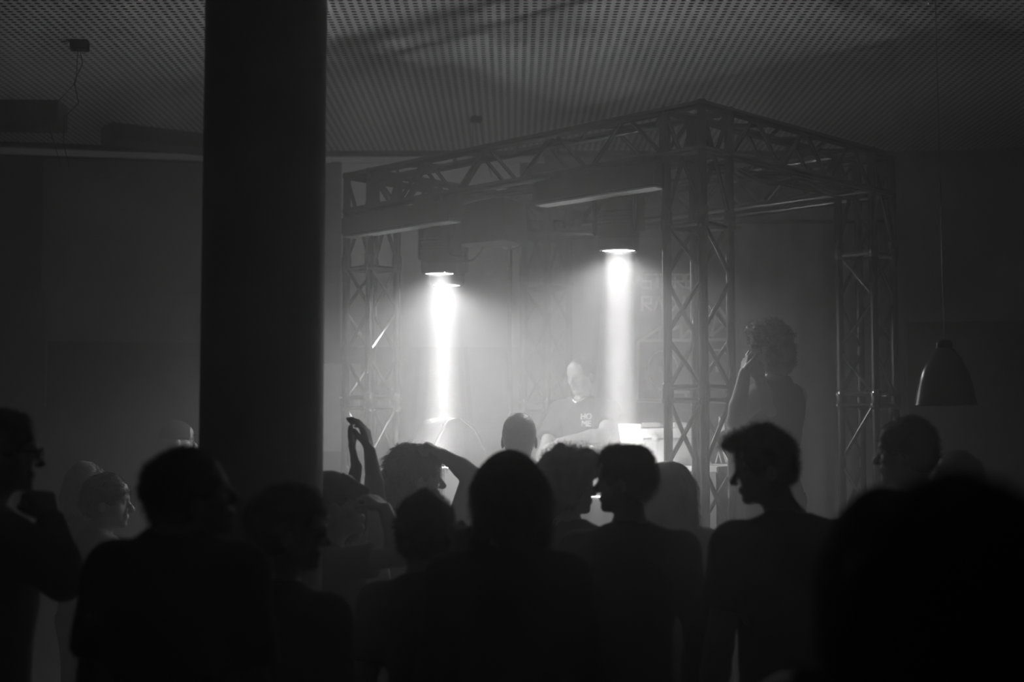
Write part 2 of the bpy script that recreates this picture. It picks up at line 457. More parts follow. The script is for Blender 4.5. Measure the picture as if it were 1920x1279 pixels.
    for q in (1, -1):
        body.rc(J['hip'][q], J['knee'][q], .082 * s, .055 * s, .03); body.rc(J['knee'][q], J['ank'][q], .054 * s, .036 * s, .02)
        body.rc(J['ank'][q] - bu * .03 * s, feet[q][1], .036 * s, .03 * s, .02)
    # hands
    for q in (1, -1):
        sh, el, wr, hd, pl, pose, side = armp[q]
        for (a, b, ra, rb) in hand_prims(wr, hd, pl, side, pose): body.rc(a, b, ra * 1.02, rb * 1.02, .006)
    # head
    e = lambda c, r, k=.015, sub=False: body.ell(H(*c), np.array(r) * hs, HM, k, sub)
    e((0, -.012, .022), (.074, .094, .088)); e((0, .02, -.035), (.060, .068, .082), .03); e((0, .03, -.085), (.044, .052, .034), .02)
    e((0, .072, -.108), (.02, .018, .016), .02); e((0, .060, .04), (.056, .035, .05), .02)
    for q in (1, -1):
        e((.044 * q, .052, -.035), (.022, .024, .022), .02)
        body.rc(H(.012 * q, .088, .012), H(.045 * q, .074, .016), .0105 * hs, .009 * hs, .012)
        body.ell(H(.031 * q, .098, -.006), np.array([.015, .016, .011]) * hs, HM, .01, True)
        body.ell(H(.031 * q, .077, -.006), np.array([.012, .012, .010]) * hs, HM, .003)
        e((.079 * q, -.012, -.02), (.008, .019, .031), .006); e((.012 * q, .103, -.046), (.008, .011, .008), .006)
    body.rc(H(0, .088, 0), H(0, .115, -.04), .008 * hs, .0115 * hs, .012)
    body.rc(H(-.018, .087, -.067), H(.018, .087, -.067), .0075 * hs, .0075 * hs, .008); body.rc(H(-.016, .086, -.078), H(.016, .086, -.078), .008 * hs, .008 * hs, .006)
    body.rc(H(0, .093, -.067), H(0, .092, -.078), .006 * hs, .006 * hs, .006)
    root = empty('person', tuple(base)); tag(root, label, 'person', group)
    V, Q = body.mesh(base); bo = mesh_obj('body', V, Q, skin, root)
    # clothing
    lo2 = lo.copy(); lo2[2] = base[2] + .76 * s
    sh_f = Field(lo2, hi, focus if sleeve == 'long' else focus[:1], .011, .013)
    torso(sh_f, .011, .045)
    fr_ = {'short': .62, 'long': 1.0, 'none': 0.12}[sleeve]
    upper(sh_f, .012, fr_, flare=.010 if sleeve == 'short' else 0)
    if sleeve == 'long': fore(sh_f, .012, .96)
    sh_f.noise(.0045, 24, seed, 2, (1, 1, .6))
    sh_f.rc(J['neck'] + bf * .02 - bu * neckline, J['neck'] + bu * .15, .058 * s, .075 * s, .004, sub=True)
    if sleeve == 'none':
        for q in (1, -1): sh_f.ell(armp[q][0] + br * q * .05, (.075, .11, .10), BM, .01, True)
    hem = base[2] + .84 * s
    sh_f.cut((0, 0, hem), (0, 0, -1))
    for q in (1, -1):                       # a square-cut sleeve end
        if sleeve == 'short':
            sh, el = armp[q][:2]; dd = norm(el - sh); c = sh + (el - sh) * .66
            sl_ = sh_f.sl(c - .13 + dd * .0, c + .13)
            if all(x.stop > x.start for x in sl_):
                X, Y, Z = sh_f.grid(sl_); pl_ = (X - c[0]) * dd[0] + (Y - c[1]) * dd[1] + (Z - c[2]) * dd[2]
                rad = np.sqrt(np.maximum((X - c[0]) ** 2 + (Y - c[1]) ** 2 + (Z - c[2]) ** 2 - pl_ ** 2, 0))
                sh_f.F[sl_] = np.where(rad < .085 * s, np.maximum(sh_f.F[sl_], pl_), sh_f.F[sl_])
    V, Q = sh_f.mesh(base)
    nm = {'short': 't_shirt', 'long': 'long_sleeved_top', 'none': 'vest_top'}[sleeve]
    mesh_obj(nm, V, Q, M_cloth[top], root)
    hi3 = hi.copy(); hi3[2] = base[2] + 1.0 * s; lo3 = lo.copy()
    tf = Field(lo3, hi3, (), .02, .02)
    tf.ell(B(0, .0, .93), np.array([.155 * width, .108, .11]) * s, BM, .04, off=.008)
    for q in (1, -1):
        tf.rc(J['hip'][q], J['knee'][q], .088 * s, .064 * s, .03, off=.01); tf.rc(J['knee'][q], J['ank'][q], .062 * s, .052 * s, .02, off=.008)
    tf.noise(.004, 20, seed + 5); tf.cut((0, 0, base[2] + .95 * s), (0, 0, 1)); tf.cut((0, 0, base[2] + .07 * s), (0, 0, -1))
    V, Q = tf.mesh(base); mesh_obj('trousers', V, Q, bottom or M_denim, root)
    for q in (1, -1):
        lo4 = np.minimum(*feet[q]) - .08; hi4 = np.maximum(*feet[q]) + .08; lo4[2] = floor - .02
        sf = Field(lo4, hi4, (), .012, .012)
        sf.rc(J['ank'][q] - bu * .025 * s - bf * .02, feet[q][1], .046 * s, .04 * s, .02); sf.rc(J['ank'][q] - bu * .03 * s, J['ank'][q] + bu * .03 * s, .045 * s, .047 * s, .02)
        sf.cut((0, 0, floor + .001), (0, 0, -1))
        V, Q = sf.mesh(base); mesh_obj('shoe', V, Q, M_plastic, root)
    # hair
    if hair != 'none':
        ext = {'bob': .30, 'long': .52}.get(hair, .2)
        hl = hc - np.array([.21, .21, ext]); hh = hc + np.array([.21, .21, .24])
        st = .0062 if d < 5.5 else .008
        hf_ = Field(hl, hh, (), st, st)
        E = lambda c, r, k=.02, sub=False: hf_.ell(H(*c), np.array(r) * hs, HM, k, sub)
        ns = 0; sl_len = .02; dn = .4; sr = .0011
        if hair in ('short', 'quiff', 'buzz', 'swept'):
            t = {'short': .014, 'quiff': .014, 'buzz': .004, 'swept': .016}[hair]
            E((0, -.016, .026), (.076 + t, .096 + t, .09 + t)); E((0, -.045, -.02), (.066 + t * .6, .062 + t * .6, .065))
            if hair == 'quiff':
                E((0, .02, .10), (.062, .075, .036), .03); E((0, .085, .098), (.05, .038, .026), .02); E((.01, .102, .088), (.034, .026, .018), .014)
            if hair == 'swept':
                E((0, .045, .08), (.056, .052, .036), .03)
            ns, sl_len, dn = {'short': (1600, .024, .2), 'quiff': (2600, .028, -.1), 'buzz': (1200, .008, .2), 'swept': (2000, .03, .2)}[hair]
            hf_.noise({'buzz': .0006}.get(hair, .0045), 60, seed, 3)
            E((0, .10, -.045), (.085, .095, .083), .004, True)
            E((0, .155, .035), (.09, .09, .05), .004, True) if hair == 'buzz' else None
            for q in (1, -1): E((.095 * q, .01, -.055), (.04, .045, .055), .004, True)
            E((0, -.03, -.155), (.12, .12, .065), .01, True)
        elif hair == 'bob':
            E((0, -.014, .03), (.098, .112, .105)); E((0, -.045, -.05), (.105, .085, .13), .03)
            for q in (1, -1): hf_.rc(H(.07 * q, -.02, 0), H(.088 * q, -.0, -.16), .05 * hs, .035 * hs, .03)
            hf_.rc(H(0, -.07, -.05), H(0, -.08, -.17), .06 * hs, .05 * hs, .03)
            hf_.noise(.005, 45, seed, 3, (1, 1, .35)); ns, sl_len, dn = 3200, .035, .8
            E((0, .12, -.06), (.065, .08, .11), .006, True)
        elif hair == 'long':
            E((0, -.014, .028), (.092, .108, .10))
            for q in (1, -1): hf_.rc(H(.055 * q, -.03, 0), hc + (hr_ * .085 * q - bf * .05 - bu * .40) * hs, .055 * hs, .04 * hs, .03)
            hf_.rc(H(0, -.06, -.05), hc + (-bf * .085 - bu * .44) * hs, .06 * hs, .05 * hs, .04)
            hf_.noise(.005, 40, seed, 3, (1, 1, .25)); ns, sl_len, dn = 2600, .04, .9
            E((0, .12, -.06), (.062, .08, .11), .006, True)
        elif hair == 'curly':
            E((0, -.02, .035), (.102, .115, .108)); E((0, -.06, -.04), (.09, .08, .10), .03); E((0, .06, .09), (.075, .06, .045), .03)
            hf_.noise(.010, 75, seed, 2); ns, sl_len, dn = 2500, .03, -.1
            E((0, .13, -.05), (.062, .085, .10), .006, True)
        elif hair == 'messy':
            E((0, -.018, .028), (.092, .108, .102)); E((0, -.06, -.05), (.082, .07, .085), .03); E((0, .055, .075), (.07, .055, .04), .03)
            for j in range(16):
                rg = random.Random(seed * 31 + j); aa = rg.uniform(-1.2, 1.2); zz = rg.uniform(-.09, .05)
                p0 = H(math.sin(aa) * .07, -.07 * math.cos(aa), zz); p1 = H(math.sin(aa) * .135, -.15 * math.cos(aa) * rg.uniform(.8, 1.05), zz - rg.uniform(.01, .05))
                hf_.rc(p0, p1, .026 * hs, .006, .012)
            hf_.noise(.007, 60, seed, 3); ns, sl_len, dn = 3200, .045, .35
            E((0, .12, -.05), (.064, .085, .10), .006, True)
        V, Q = hf_.mesh(base)
        V, Q = strands(V, Q, int(ns * furls), sl_len, sr if d < 6 else .0016, seed, dn)
        mesh_obj('hair', V, Q, hairm, root)
    if cap:
        cf = Field(hc - .2, hc + .2, (), .007, .007)
        cf.ell(H(0, -.014, .03), np.array([.088, .106, .098]) * hs, HM, .01)
        cf.ell(H(0, -.03, -.06), np.array([.14, .16, .085]) * hs, HM, .003, True)
        cf.ell(H(0, .135, .035), np.array([.062, .055, .008]) * hs, HM, .012)
        V, Q = cf.mesh(base); mesh_obj('cap', V, Q, M_cloth[0], root)
    if glasses:
        g = MB()
        bb = Vector(base)
        HH = lambda x, y, z: Vector(H(x, y, z)) - bb
        for q in (1, -1):
            g.tube([HH((.033 + .024 * math.cos(t)) * q, .106, -.008 + .018 * math.sin(t)) for t in [i * math.pi / 8 for i in range(17)]], .0022, 6)
            g.tube([HH(.057 * q, .104, -.002), HH(.083 * q, .08, .0), HH(.087 * q, -.01, .0)], .0022, 6)
        g.tube([HH(-.01, .108, 0), HH(0, .112, .004), HH(.01, .108, 0)], .0022, 6)
        g.build('glasses', M_glass_black, root, True)
    return root, dict(H=H, B=B, bf=bf, br=br, base=base, hf=hf, s=s)

# ------------------------------------------------------------------ the lighting truss (a box rig turned 45 degrees)
ZT = 3.505; HW = .24                               # top chord axis height, chord spacing
U = Vector((-.7107, .7035, 0)); W_ = Vector((.70, .7141, 0))
U.normalize(); W_.normalize()
STAGE_Z = .45
C0 = Vector((1.0, 7.4, 0))                         # outer chord of the near tower
LF, LS = 2.73, 1.72                                # spacing of the towers' near chords
truss = empty('lighting_truss', (C0.x, C0.y, STAGE_Z))
tag(truss, 'square dark aluminium box truss rig of four lattice towers over the dj booth', 'truss')
TO = Vector((C0.x, C0.y, STAGE_Z))
def tpart(mb, name, m, parent=None): 
    mb.v = [tuple(Vector(v) - TO) for v in mb.v]
    o = mb.build(name, m, truss, 'edge')
    if parent is not None: o.parent = parent
    return o
def run(a, b, e1, e2, nm, nb, ends=True, extra=()):
    """lattice run of four chords: a->b near chord axis, e1/e2 the two cross directions (vectors of length HW)"""
    a = Vector(a); b = Vector(b); cs = [Vector((0, 0, 0)), e1, e1 + e2, e2]
    lac = MB()
    L_ = (b - a).length; dirv = (b - a).normalized()
    for i in range(4):
        c0, c1 = cs[i], cs[(i + 1) % 4]
        n = nb; st = L_ / n
        for j in range(n):
            p0 = a + dirv * (st * j + .015) + (c0 if j % 2 == 0 else c1); p1 = a + dirv * (st * (j + 1) - .015) + (c1 if j % 2 == 0 else c0)
            lac.tube([p0, p1], .0125, 8)
    part = tpart(lac, nm, M_alu)
    for c in cs: tpart(MB().tube([a + c, b + c], .025, 14), 'chord', M_alu, part)
    for z in ([0.03, L_ - .03] if ends else []) + list(extra):
        fr_ = MB()
        for i in range(4): fr_.tube([a + dirv * z + cs[i], a + dirv * z + cs[(i + 1) % 4]], .013, 8)
        tpart(fr_, 'end_frame', M_alu, part)
    return part
eU, eW = U * HW, W_ * HW
corners = {'near': C0, 'left': C0 + U * LF, 'right': C0 + W_ * LS, 'far': C0 + U * LF + W_ * LS}
def V3(v, z): return Vector((v.x, v.y, z))
for nm, c in corners.items():
    run(V3(c, STAGE_Z), V3(c, 1.975), eU, eW, 'tower_section', 4)
    run(V3(c, 1.985), V3(c, 2.905), eU, eW, 'tower_section', 3)
    cor = run(V3(c, 2.915), V3(c, ZT), eU, eW, 'corner_section', 1, ends=False)
    for zz in (ZT, ZT - HW):                                    # the corner block's own level chords
        rg = MB()
        for e0, e1 in ((Vector(), eU), (eU, eU + eW), (eU + eW, eW), (eW, Vector())):
            d_ = (e1 - e0).normalized() * .02; rg.tube([V3(c + e0 - d_, zz), V3(c + e1 + d_, zz)], .025, 12)
        tpart(rg, 'corner_frame', M_alu, cor)
    for e_ in (Vector(), eU, eW, eU + eW):                      # couplers and pins where the sections join
        for zz in (1.98, 2.91):
            tpart(MB().lathe([(.025, -.06), (.032, -.045), (.032, .045), (.025, .06)], 14, Matrix.Translation(V3(c + e_, zz))), 'coupler', M_alu)
        for zz in (1.948, 2.012):
            q = V3(c + e_, zz); tpart(MB().tube([q - W_ * .045, q + W_ * .045], .007, 8), 'coupling_pin', M_steel)
    MBp = MB().box(V3(c + (eU + eW) / 2, STAGE_Z + .006), (.42, .42, .012), math.atan2(U.y, U.x)); tpart(MBp, 'base_plate', M_alu)
dn = Vector((0, 0, -HW))
run(V3(C0 + eU, ZT), V3(corners['left'], ZT), eW, dn, 'beam_section', 9)
run(V3(C0 + eW, ZT), V3(corners['right'], ZT), eU, dn, 'beam_section', 6)
run(V3(corners['left'] + eW, ZT), V3(corners['far'], ZT), eU, dn, 'beam_section', 6)
run(V3(corners['right'] + eU, ZT), V3(corners['far'], ZT), eW, dn, 'beam_section', 9)

# ------------------------------------------------------------------ moving head lamps
def spot(name, loc, power, size, blend, radius, parent):
    ld = bpy.data.lights.new(name, 'SPOT'); ld.energy = power; ld.spot_size = size; ld.spot_blend = blend; ld.shadow_soft_size = radius
    o = bpy.data.objects.new(name, ld); COL.objects.link(o); o.location = loc; o.parent = parent
    return o
LENS = emis('glowing_lens', 12.0)
def beam_light(loc, power, spread, radius, parent):
    ld = bpy.data.lights.new('beam', 'AREA'); ld.shape = 'DISK'; ld.size = radius * 2; ld.spread = spread; ld.energy = power
    o = bpy.data.objects.new('beam', ld); COL.objects.link(o); o.location = loc; o.parent = parent
    return o
def moving_head(p, label, rz, top, tilt=0.0):
    """p = middle of the lens in the room"""
    r = empty('moving_head_lamp', p, rz); tag(r, label, 'stage light', 'moving head lamps under the truss')
    h = MB().lathe([(.0, .30), (.06, .30), (.085, .285), (.108, .22), (.118, .12), (.118, .03), (.112, .008), (.104, .0), (.098, .004)], 40)
    for i in range(5): h.lathe([(.119, .14 + i * .018), (.122, .145 + i * .018), (.119, .15 + i * .018)], 40)
    h.build('lamp_head', M_plastic, r, 'edge')
    MB().lathe([(0, 0.006), (.1, 0.006)], 40).build('lens', LENS, r)
    MB().lathe([(.097, .006), (.104, -.004), (.108, .004)], 40).build('lens_ring', M_steel, r, 'edge')
    y = MB()
    for q in (1, -1):
        y.box((q * .148, 0, .25), (.03, .09, .30), bev=.008); y.tube([(q * .11, 0, .17), (q * .16, 0, .17)], .022, 12)
    y.box((0, 0, .395), (.325, .10, .03), bev=.008); y.build('yoke', M_plastic, r)
    MB().box((0, 0, .45), (.26, .22, .085), bev=.01).build('base_housing', M_plastic, r)
    for q in (1, -1): MB().box((q * .08, 0, (.49 + top) / 2), (.03, .05, max(.02, top - .49))).build('clamp', M_alu, r)
    b = beam_light((0, 0, -.002), BEAM_W, R(9.0), .074, r)
    s_ = spot('spill', (0, 0, -.006), SPILL_W, R(164), SPILL_BLEND, .08, r)
    return r
LZ = 2.785
mid = (eW) * .5
def on_front(t, off=.12): return C0 + U * t + W_ * off
ang_f = math.atan2(U.y, U.x)
p2 = on_front(.60); p1 = on_front(2.06)
H2 = at(1160, 471, 7.93); H1 = at(824, 514, 8.95); H3 = at(839, 536, 9.66)
print('HEADS', H1, H2, H3, p1, p2)
moving_head(H2, 'bright moving head lamp beaming down at the right, nearest the near tower', ang_f, ZT - HW - H2.z - .03)
moving_head(H1, 'left of the two moving head lamps close together, the one hanging higher', ang_f, ZT - HW - H1.z - .03)
moving_head(H3, 'moving head lamp just behind and lower than its neighbour at the left', ang_f + R(90), ZT - HW - H3.z - .03)

# ------------------------------------------------------------------ long bar lamps and the box under the front beam
def bar_lamp(t0, t1, label, zb):
    c = on_front((t0 + t1) / 2, -.02); L_ = (t1 - t0)
    r = empty('bar_lamp', (c.x, c.y, zb), ang_f); tag(r, label, 'stage light', 'long bar lamps under the front beam')
    MB().box((0, 0, .065), (L_, .13, .13), bev=.012).build('housing', M_plastic2, r)
    MB().box((0, 0, -.004), (L_ - .04, .10, .008)).build('diffuser', M_case, r)
    for q in (-1, 1): MB().box((q * L_ * .35, 0, .150), (.04, .06, .045)).build('bracket', M_alu, r)
bar_lamp(.25, 1.17, 'long grey bar lamp with a lit underside beside the near tower', 3.095)
bar_lamp(1.87, 2.93, 'long bar lamp with a dull underside beside the left tower', 3.085)
bx = at(920, 418, 9.0)
r = empty('loudspeaker', (bx.x, bx.y, bx.z - .14), ang_f + R(12)); tag(r, 'black loudspeaker box hung between the two bar lamps under the truss', 'loudspeaker')
MB().prism([(-.20, 0), (.20, 0), (.18, .27), (-.18, .27)], .26).build('cabinet', M_plastic, r)
MB().prism([(-.18, .02), (.18, .02), (.165, .25), (-.165, .25)], .012, Matrix.Translation((0, -.136, 0))).build('grille', M_plastic2, r)
MB().box((0, 0, .32), (.05, .05, .10)).build('bracket', M_alu, r)

# cables sagging off the truss
def cable(pts, label, r=.006, m=None):
    pts = [Vector(p) for p in pts]; out = []
    n = len(pts)
    for i in range(n - 1):
        a, b_, c, d_ = pts[max(i - 1, 0)], pts[i], pts[i + 1], pts[min(i + 2, n - 1)]
        for j in range(8):
            t = j / 8; out.append(.5 * ((2 * b_) + (c - a) * t + (2 * a - 5 * b_ + 4 * c - d_) * t * t + (3 * b_ - a - 3 * c + d_) * t ** 3))
    out.append(pts[-1])
    return tag(MB().tube(out, r, 6).build('cable', m or M_plastic, None, True), label, 'cable')
cable([at(912, 442, 9.1), at(907, 462, 9.1), at(893, 482, 9.05), at(878, 488, 9.0), at(872, 470, 9.0)], 'thin black cable looping from the hung loudspeaker to a lamp')
cable([at(943, 440, 9.2), at(945, 466, 9.2), at(975, 462, 9.25), at(990, 440, 9.3)], 'short black cable loop dangling right of the hung loudspeaker', .005)
cable([at(700, 385, 9.4), at(800, 398, 9.0), at(900, 372, 8.7), at(1000, 360, 8.3), at(1100, 330, 8.0), at(1230, 308, 7.6)], 'black cable laid along the bottom of the front truss beam', .012)
cable([at(1380, 318, 7.9), at(1440, 345, 8.1), at(1500, 335, 8.2), at(1560, 362, 8.4), at(1620, 350, 8.55)], 'bundled cable sagging under the right truss beam', .014)

# ------------------------------------------------------------------ stage, drape, banner
sc_ = C0 + U * (LF / 2) + W_ * (LS / 2 + .1)
st = tag(MB().box((0, 0, 0), (LF + 1.7, LS + 1.1, STAGE_Z), bev=.01).build('stage_riser', M_stage, loc=(sc_.x, sc_.y, STAGE_Z / 2 + .001)), 'low grey platform under the truss and the dj booth', 'stage')
st.rotation_euler = (0, 0, ang_f)

def drape(x0, x1, y, z0, z1, name, label, m, amp=.02, wl=.22):
    n = int((x1 - x0) / .02); vs = []; fs = []
    for i in range(n + 1):
        x = x0 + (x1 - x0) * i / n; yy = y + amp * math.sin(x / wl * 6.283 + .7 * math.sin(x * 3))
        vs += [(x, yy, z0), (x, yy, z1), (x, yy + .012, z1), (x, yy + .012, z0)]
    for i in range(n):
        a = i * 4; b_ = a + 4; fs += [(a, a + 1, b_ + 1, b_), (a + 1, a + 2, b_ + 2, b_ + 1), (a + 2, a + 3, b_ + 3, b_ + 2), (a + 3, a, b_, b_ + 3)]
    fs += [(0, 3, 2, 1), (n * 4, n * 4 + 1, n * 4 + 2, n * 4 + 3)]
    return tag(MB().add(vs, fs).build(name, m, smooth=True), label, 'curtain')
drape(.06, 3.05, 11.75, 0.0, 3.52, 'stage_curtain', 'black pleated stage curtain behind the truss rig', M_drape)
pole = MB(); pole.tube([(-.05, 11.75, 3.54), (3.15, 11.75, 3.54)], .02, 10)
for x in (-.02, 3.12): pole.tube([(x, 11.75, 0), (x, 11.75, 3.54)], .022, 10)
tag(pole.build('curtain_stand', M_alu, None, True), 'thin metal frame carrying the black stage curtain', 'stand')

# wall fittings seen through the haze
def panel(px0, py0, px1, py1, m, name, label, cat, which='back', off=.04, th=.03):
    a = on_wall(px0, py0, which); b_ = on_wall(px1, py0, which); c = on_wall(px0, py1, which)
    n = Vector((b_.y - a.y, -(b_.x - a.x), 0)).normalized(); o_ = MB().box((0, 0, 0), ((b_ - a).length, th, a.z - c.z), bev=.004).build(name, m)
    o_.location = (a + b_) / 2 * 1.0; o_.location.z = (a.z + c.z) / 2; o_.location += n * off; o_.rotation_euler = (0, 0, math.atan2(b_.y - a.y, b_.x - a.x))
    return tag(o_, label, cat)
panel(642, 308, 975, 650, mat('screen_cloth', .9, .9), 'projection_screen', 'large pale screen on the back wall left of the stage curtain', 'screen')
panel(560, 683, 676, 846, mat('white_board', .9, .5), 'wall_board', 'white board on the back wall low beside the pillar', 'board')
panel(85, 300, 590, 640, M_drape, 'wall_curtain', 'broad dark hanging on the wall left of the pillar', 'curtain', 'left', .06, .05)
panel(-60, 545, 92, 762, M_plastic, 'wall_panel', 'dark square panel on the wall at the far left', 'panel', 'left', .07, .06)
o_ = panel(622, 305, 640, 640, mat('rail_paint', .2, .5), 'window_post', 'narrow upright post on the back wall right of the pillar', 'post')
# ducts against the ceiling at the left
def duct(a, b_, label, h=.14, w_=.3):
    a = Vector((a[0], a[1], 0)); b_ = Vector((b_[0], b_[1], 0)); c = (a + b_) / 2; d_ = b_ - a
    o = MB().box((0, 0, 0), (d_.length, w_, h), bev=.006).build('ceiling_duct', M_plastic2, loc=(c.x, c.y, CEIL - h / 2 - .001)); o.rotation_euler = (0, 0, math.atan2(d_.y, d_.x))
    return tag(o, label, 'duct')
duct((-3.42, 11.85), (-2.45, 12.5), 'dark flat duct under the ceiling just left of the pillar')
duct((-5.6, 11.0), (-3.55, 11.1), 'dark duct box under the ceiling at the far left', .2)

# banner with line drawing, hung in front of the curtain
BY = 11.66
b0 = at(1190, 428, BY); b1 = at(1388, 838, BY)
br_ = empty('banner', (0, BY, b1.z)); tag(br_, 'black hanging banner printed STEREO RADIO with a boombox drawing', 'banner')
c = (b0 + b1) / 2
MB().box((c.x, 0, c.z - b1.z), (b1.x - b0.x, .012, b0.z - b1.z)).build('banner_cloth', mat('banner_cloth', .06, .8), br_)
MB().tube([(b0.x - .03, 0, b0.z - b1.z), (b1.x + .03, 0, b0.z - b1.z)], .016, 10).build('rod', M_alu, br_, True)
for x in (b0.x + .05, b1.x - .05): MB().tube([(x, 0, b0.z - b1.z), (x, .03, 3.60 - b1.z), (x, .09, 3.60 - b1.z), (x, .10, 3.555 - b1.z)], .006, 8).build('hook', M_steel, br_, True)
def pix(px, py): p = at(px, py, BY); return (p.x, -.008, p.z - b1.z)
def strokes(lines, wpx, name, parent, m, fn=pix, d_=BY, th=.003):
    """flat printed strokes along pixel polylines"""
    mb = MB(); hw = wpx / 2 * d_ / FPX
    for ln_ in lines:
        P = [Vector(fn(*q)) for q in ln_]
        for a, b_ in zip(P, P[1:]):
            v = b_ - a; L_ = v.length + hw * 1.2; mid_ = (a + b_) / 2
            ang = math.atan2(v.z, v.x)
            mb.box(mid_, (L_, th, hw * 2), M=Matrix.Rotation(-ang, 4, 'Y'))
    return mb.build(name, m, parent)
GL = {'S': [[(1, 0), (0, 0), (0, .5), (1, .5), (1, 1), (0, 1)]], 'T': [[(0, 0), (1, 0)], [(.5, 0), (.5, 1)]], 'E': [[(1, 0), (0, 0), (0, 1), (1, 1)], [(0, .5), (1, .5)]],
      'R': [[(0, 1), (0, 0), (1, 0), (1, .5), (.15, .5), (1, 1)]], 'O': [[(0, 0), (1, 0), (1, 1), (0, 1), (0, 0)]], 'A': [[(0, 1), (.5, 0), (1, 1)]],
      'D': [[(0, 0), (.6, 0), (1, .35), (1, .65), (.6, 1), (0, 1), (0, 0)]], 'I': [[(.5, 0), (.5, 1)]], 'V': [[(0, 0), (.5, 1), (1, 0)]], '.': [[(.4, .94), (.5, 1)]],
      'H': [[(0, 0), (0, 1)], [(1, 0), (1, 1)], [(0, .5), (1, .5)]], 'M': [[(0, 1), (0, 0), (.5, .5), (1, 0), (1, 1)]]}
def word(t, x, y, w_, h, gap):
    out = []
    for i, ch in enumerate(t):
        out += [[(x + i * (w_ + gap) + a * w_, y + b_ * h) for a, b_ in l_] for l_ in GL[ch]]
    return out
strokes(word('STEREO', 1204, 515, 16, 25, 4.5) + word('RADIO', 1204, 557, 17, 25, 6), 4.2, 'lettering', br_, M_print)
strokes([[(1200, 639), (1196, 643), (1194, 752), (1372, 752), (1372, 637), (1200, 639), (1238, 614), (1238, 636)],
         [(1262, 618), (1277, 609), (1277, 634), (1297, 616)], [(1297, 634), (1310, 605), (1320, 634)], [(1333, 630), (1346, 575), (1366, 603), (1336, 628)],
         [(1262, 735), (1300, 735)], [(1286, 727), (1286, 743)]], 5.6, 'boombox_outline', br_, M_print)
circ = lambda x, y, r_: [(x + r_ * .78 * math.cos(t), y + r_ * math.sin(t)) for t in [i * math.pi / 16 for i in range(33)]]
for cc_ in ((1242, 694), (1344, 692)): strokes([circ(*cc_, 36)], 3.0, 'speaker_ring', br_, M_print)
for cc_ in (1238, 1345): strokes([[(cc_, 689), (cc_, 696)]], 7, 'speaker_centre', br_, M_print)

# ------------------------------------------------------------------ dj booth
def bpt(t, off, z): p = on_front(t, off); return Vector((p.x, p.y, z))
TZ = 1.59
c = on_front(.93, .72); booth = empty('dj_table', (c.x, c.y, STAGE_Z), ang_f); tag(booth, 'tall dj table with grey cloth front standing on the stage inside the truss', 'table')
MB().box((0, 0, TZ - STAGE_Z - .02), (1.42, .62, .04), bev=.006).build('table_top', mat('table_top', .5, .5), booth)
# local y of the turned frame: +y points along -W_ or W_?
sgn = 1 if (Matrix.Rotation(ang_f, 3, 'Z') @ Vector((0, 1, 0))).dot(W_) > 0 else -1
fy = -sgn                                           # front side in local y
n = 72; vs = []; fs = []
for i in range(n + 1):
    x = -.70 + 1.40 * i / n; yy = fy * (.312 + .010 * math.sin(i * .9))
    vs += [(x, yy, .02), (x, yy, TZ - STAGE_Z - .03), (x, yy - fy * .006, TZ - STAGE_Z - .03), (x, yy - fy * .006, .02)]
for i in range(n):
    a = i * 4; fs += [(a, a + 1, a + 5, a + 4), (a + 3, a + 7, a + 6, a + 2), (a + 1, a + 2, a + 6, a + 5), (a, a + 4, a + 7, a + 3)]
MB().add(vs, fs).build('front_cloth', M_cloth[2], booth, True)
for sx in (-1, 1):
    for sy in (-1, 1): MB().tube([(sx * .66, sy * .26, 0), (sx * .66, sy * .26, TZ - STAGE_Z - .03)], .018, 10).build('leg', M_alu, booth, True)

def on_table(name, t, off, label, cat, rz=0.0):
    p = bpt(t, off, TZ + .001); r_ = empty(name, p, ang_f + rz); tag(r_, label, cat); return r_
def text(body, size, parent, loc, rot, m, name='lettering', ext=.0008):
    cu = bpy.data.curves.new(name, 'FONT'); cu.body = body; cu.size = size; cu.extrude = ext; cu.align_x = 'CENTER'; cu.align_y = 'CENTER'
    tmp = bpy.data.objects.new('tmp', cu); me = bpy.data.meshes.new_from_object(tmp); bpy.data.objects.remove(tmp); me.materials.clear(); me.materials.append(m)
    o = bpy.data.objects.new(name, me); COL.objects.link(o); o.parent = parent; o.location = loc; o.rotation_euler = rot
    return o
def media_player(t, label, grp):
    r_ = on_table('media_player', t, .66, label, 'media player'); r_['group'] = grp
    MB().prism([(-.2, 0), (.2, 0), (.2, .11), (-.2, .075)], .32, Matrix.Rotation(R(-90 * fy), 4, 'Z') @ Matrix.Scale(1, 4)).build('body', M_plastic2, r_)
    tilt = math.atan2(.035, .4)
    T = Matrix.Translation((0, -fy * .03, .098)) @ Matrix.Rotation(tilt * fy, 4, 'X')
    MB().lathe([(.0, .012), (.085, .012), (.1, .006), (.103, -.004)], 40, T).build('jog_wheel', M_steel, r_, 'edge')
    MB().lathe([(.0, .014), (.04, .014)], 30, T).build('jog_display', M_glass_black, r_)
    T2 = Matrix.Translation((0, fy * .10, .105 if fy > 0 else .112))
    MB().box((0, fy * .13, .118), (.2, .085, .02), bev=.004, M=Matrix.Rotation(R(18) * -fy, 4, 'X')).build('display', M_glass_black, r_)
    text('Pioneer DJ', .048, r_, (0, fy * .206, .075), (R(90), 0, 0 if fy < 0 else math.pi), M_print)
    return r_
media_player(1.40, 'dj media player with white maker lettering on its back, left end of the table', 'dj media players')
mx = on_table('dj_mixer', .98, .66, 'flat black dj mixer in the middle of the dj table', 'mixer')
MB().box((0, 0, .05), (.32, .38, .10), bev=.008).build('body', M_plastic2, mx)
for i in range(5):
    for j in range(4): MB().lathe([(.0, .018), (.008, .018), (.010, 0)], 10, Matrix.Translation((-.12 + i * .06, -.14 + j * .07, .10))).build('knob', M_steel, mx, 'edge')

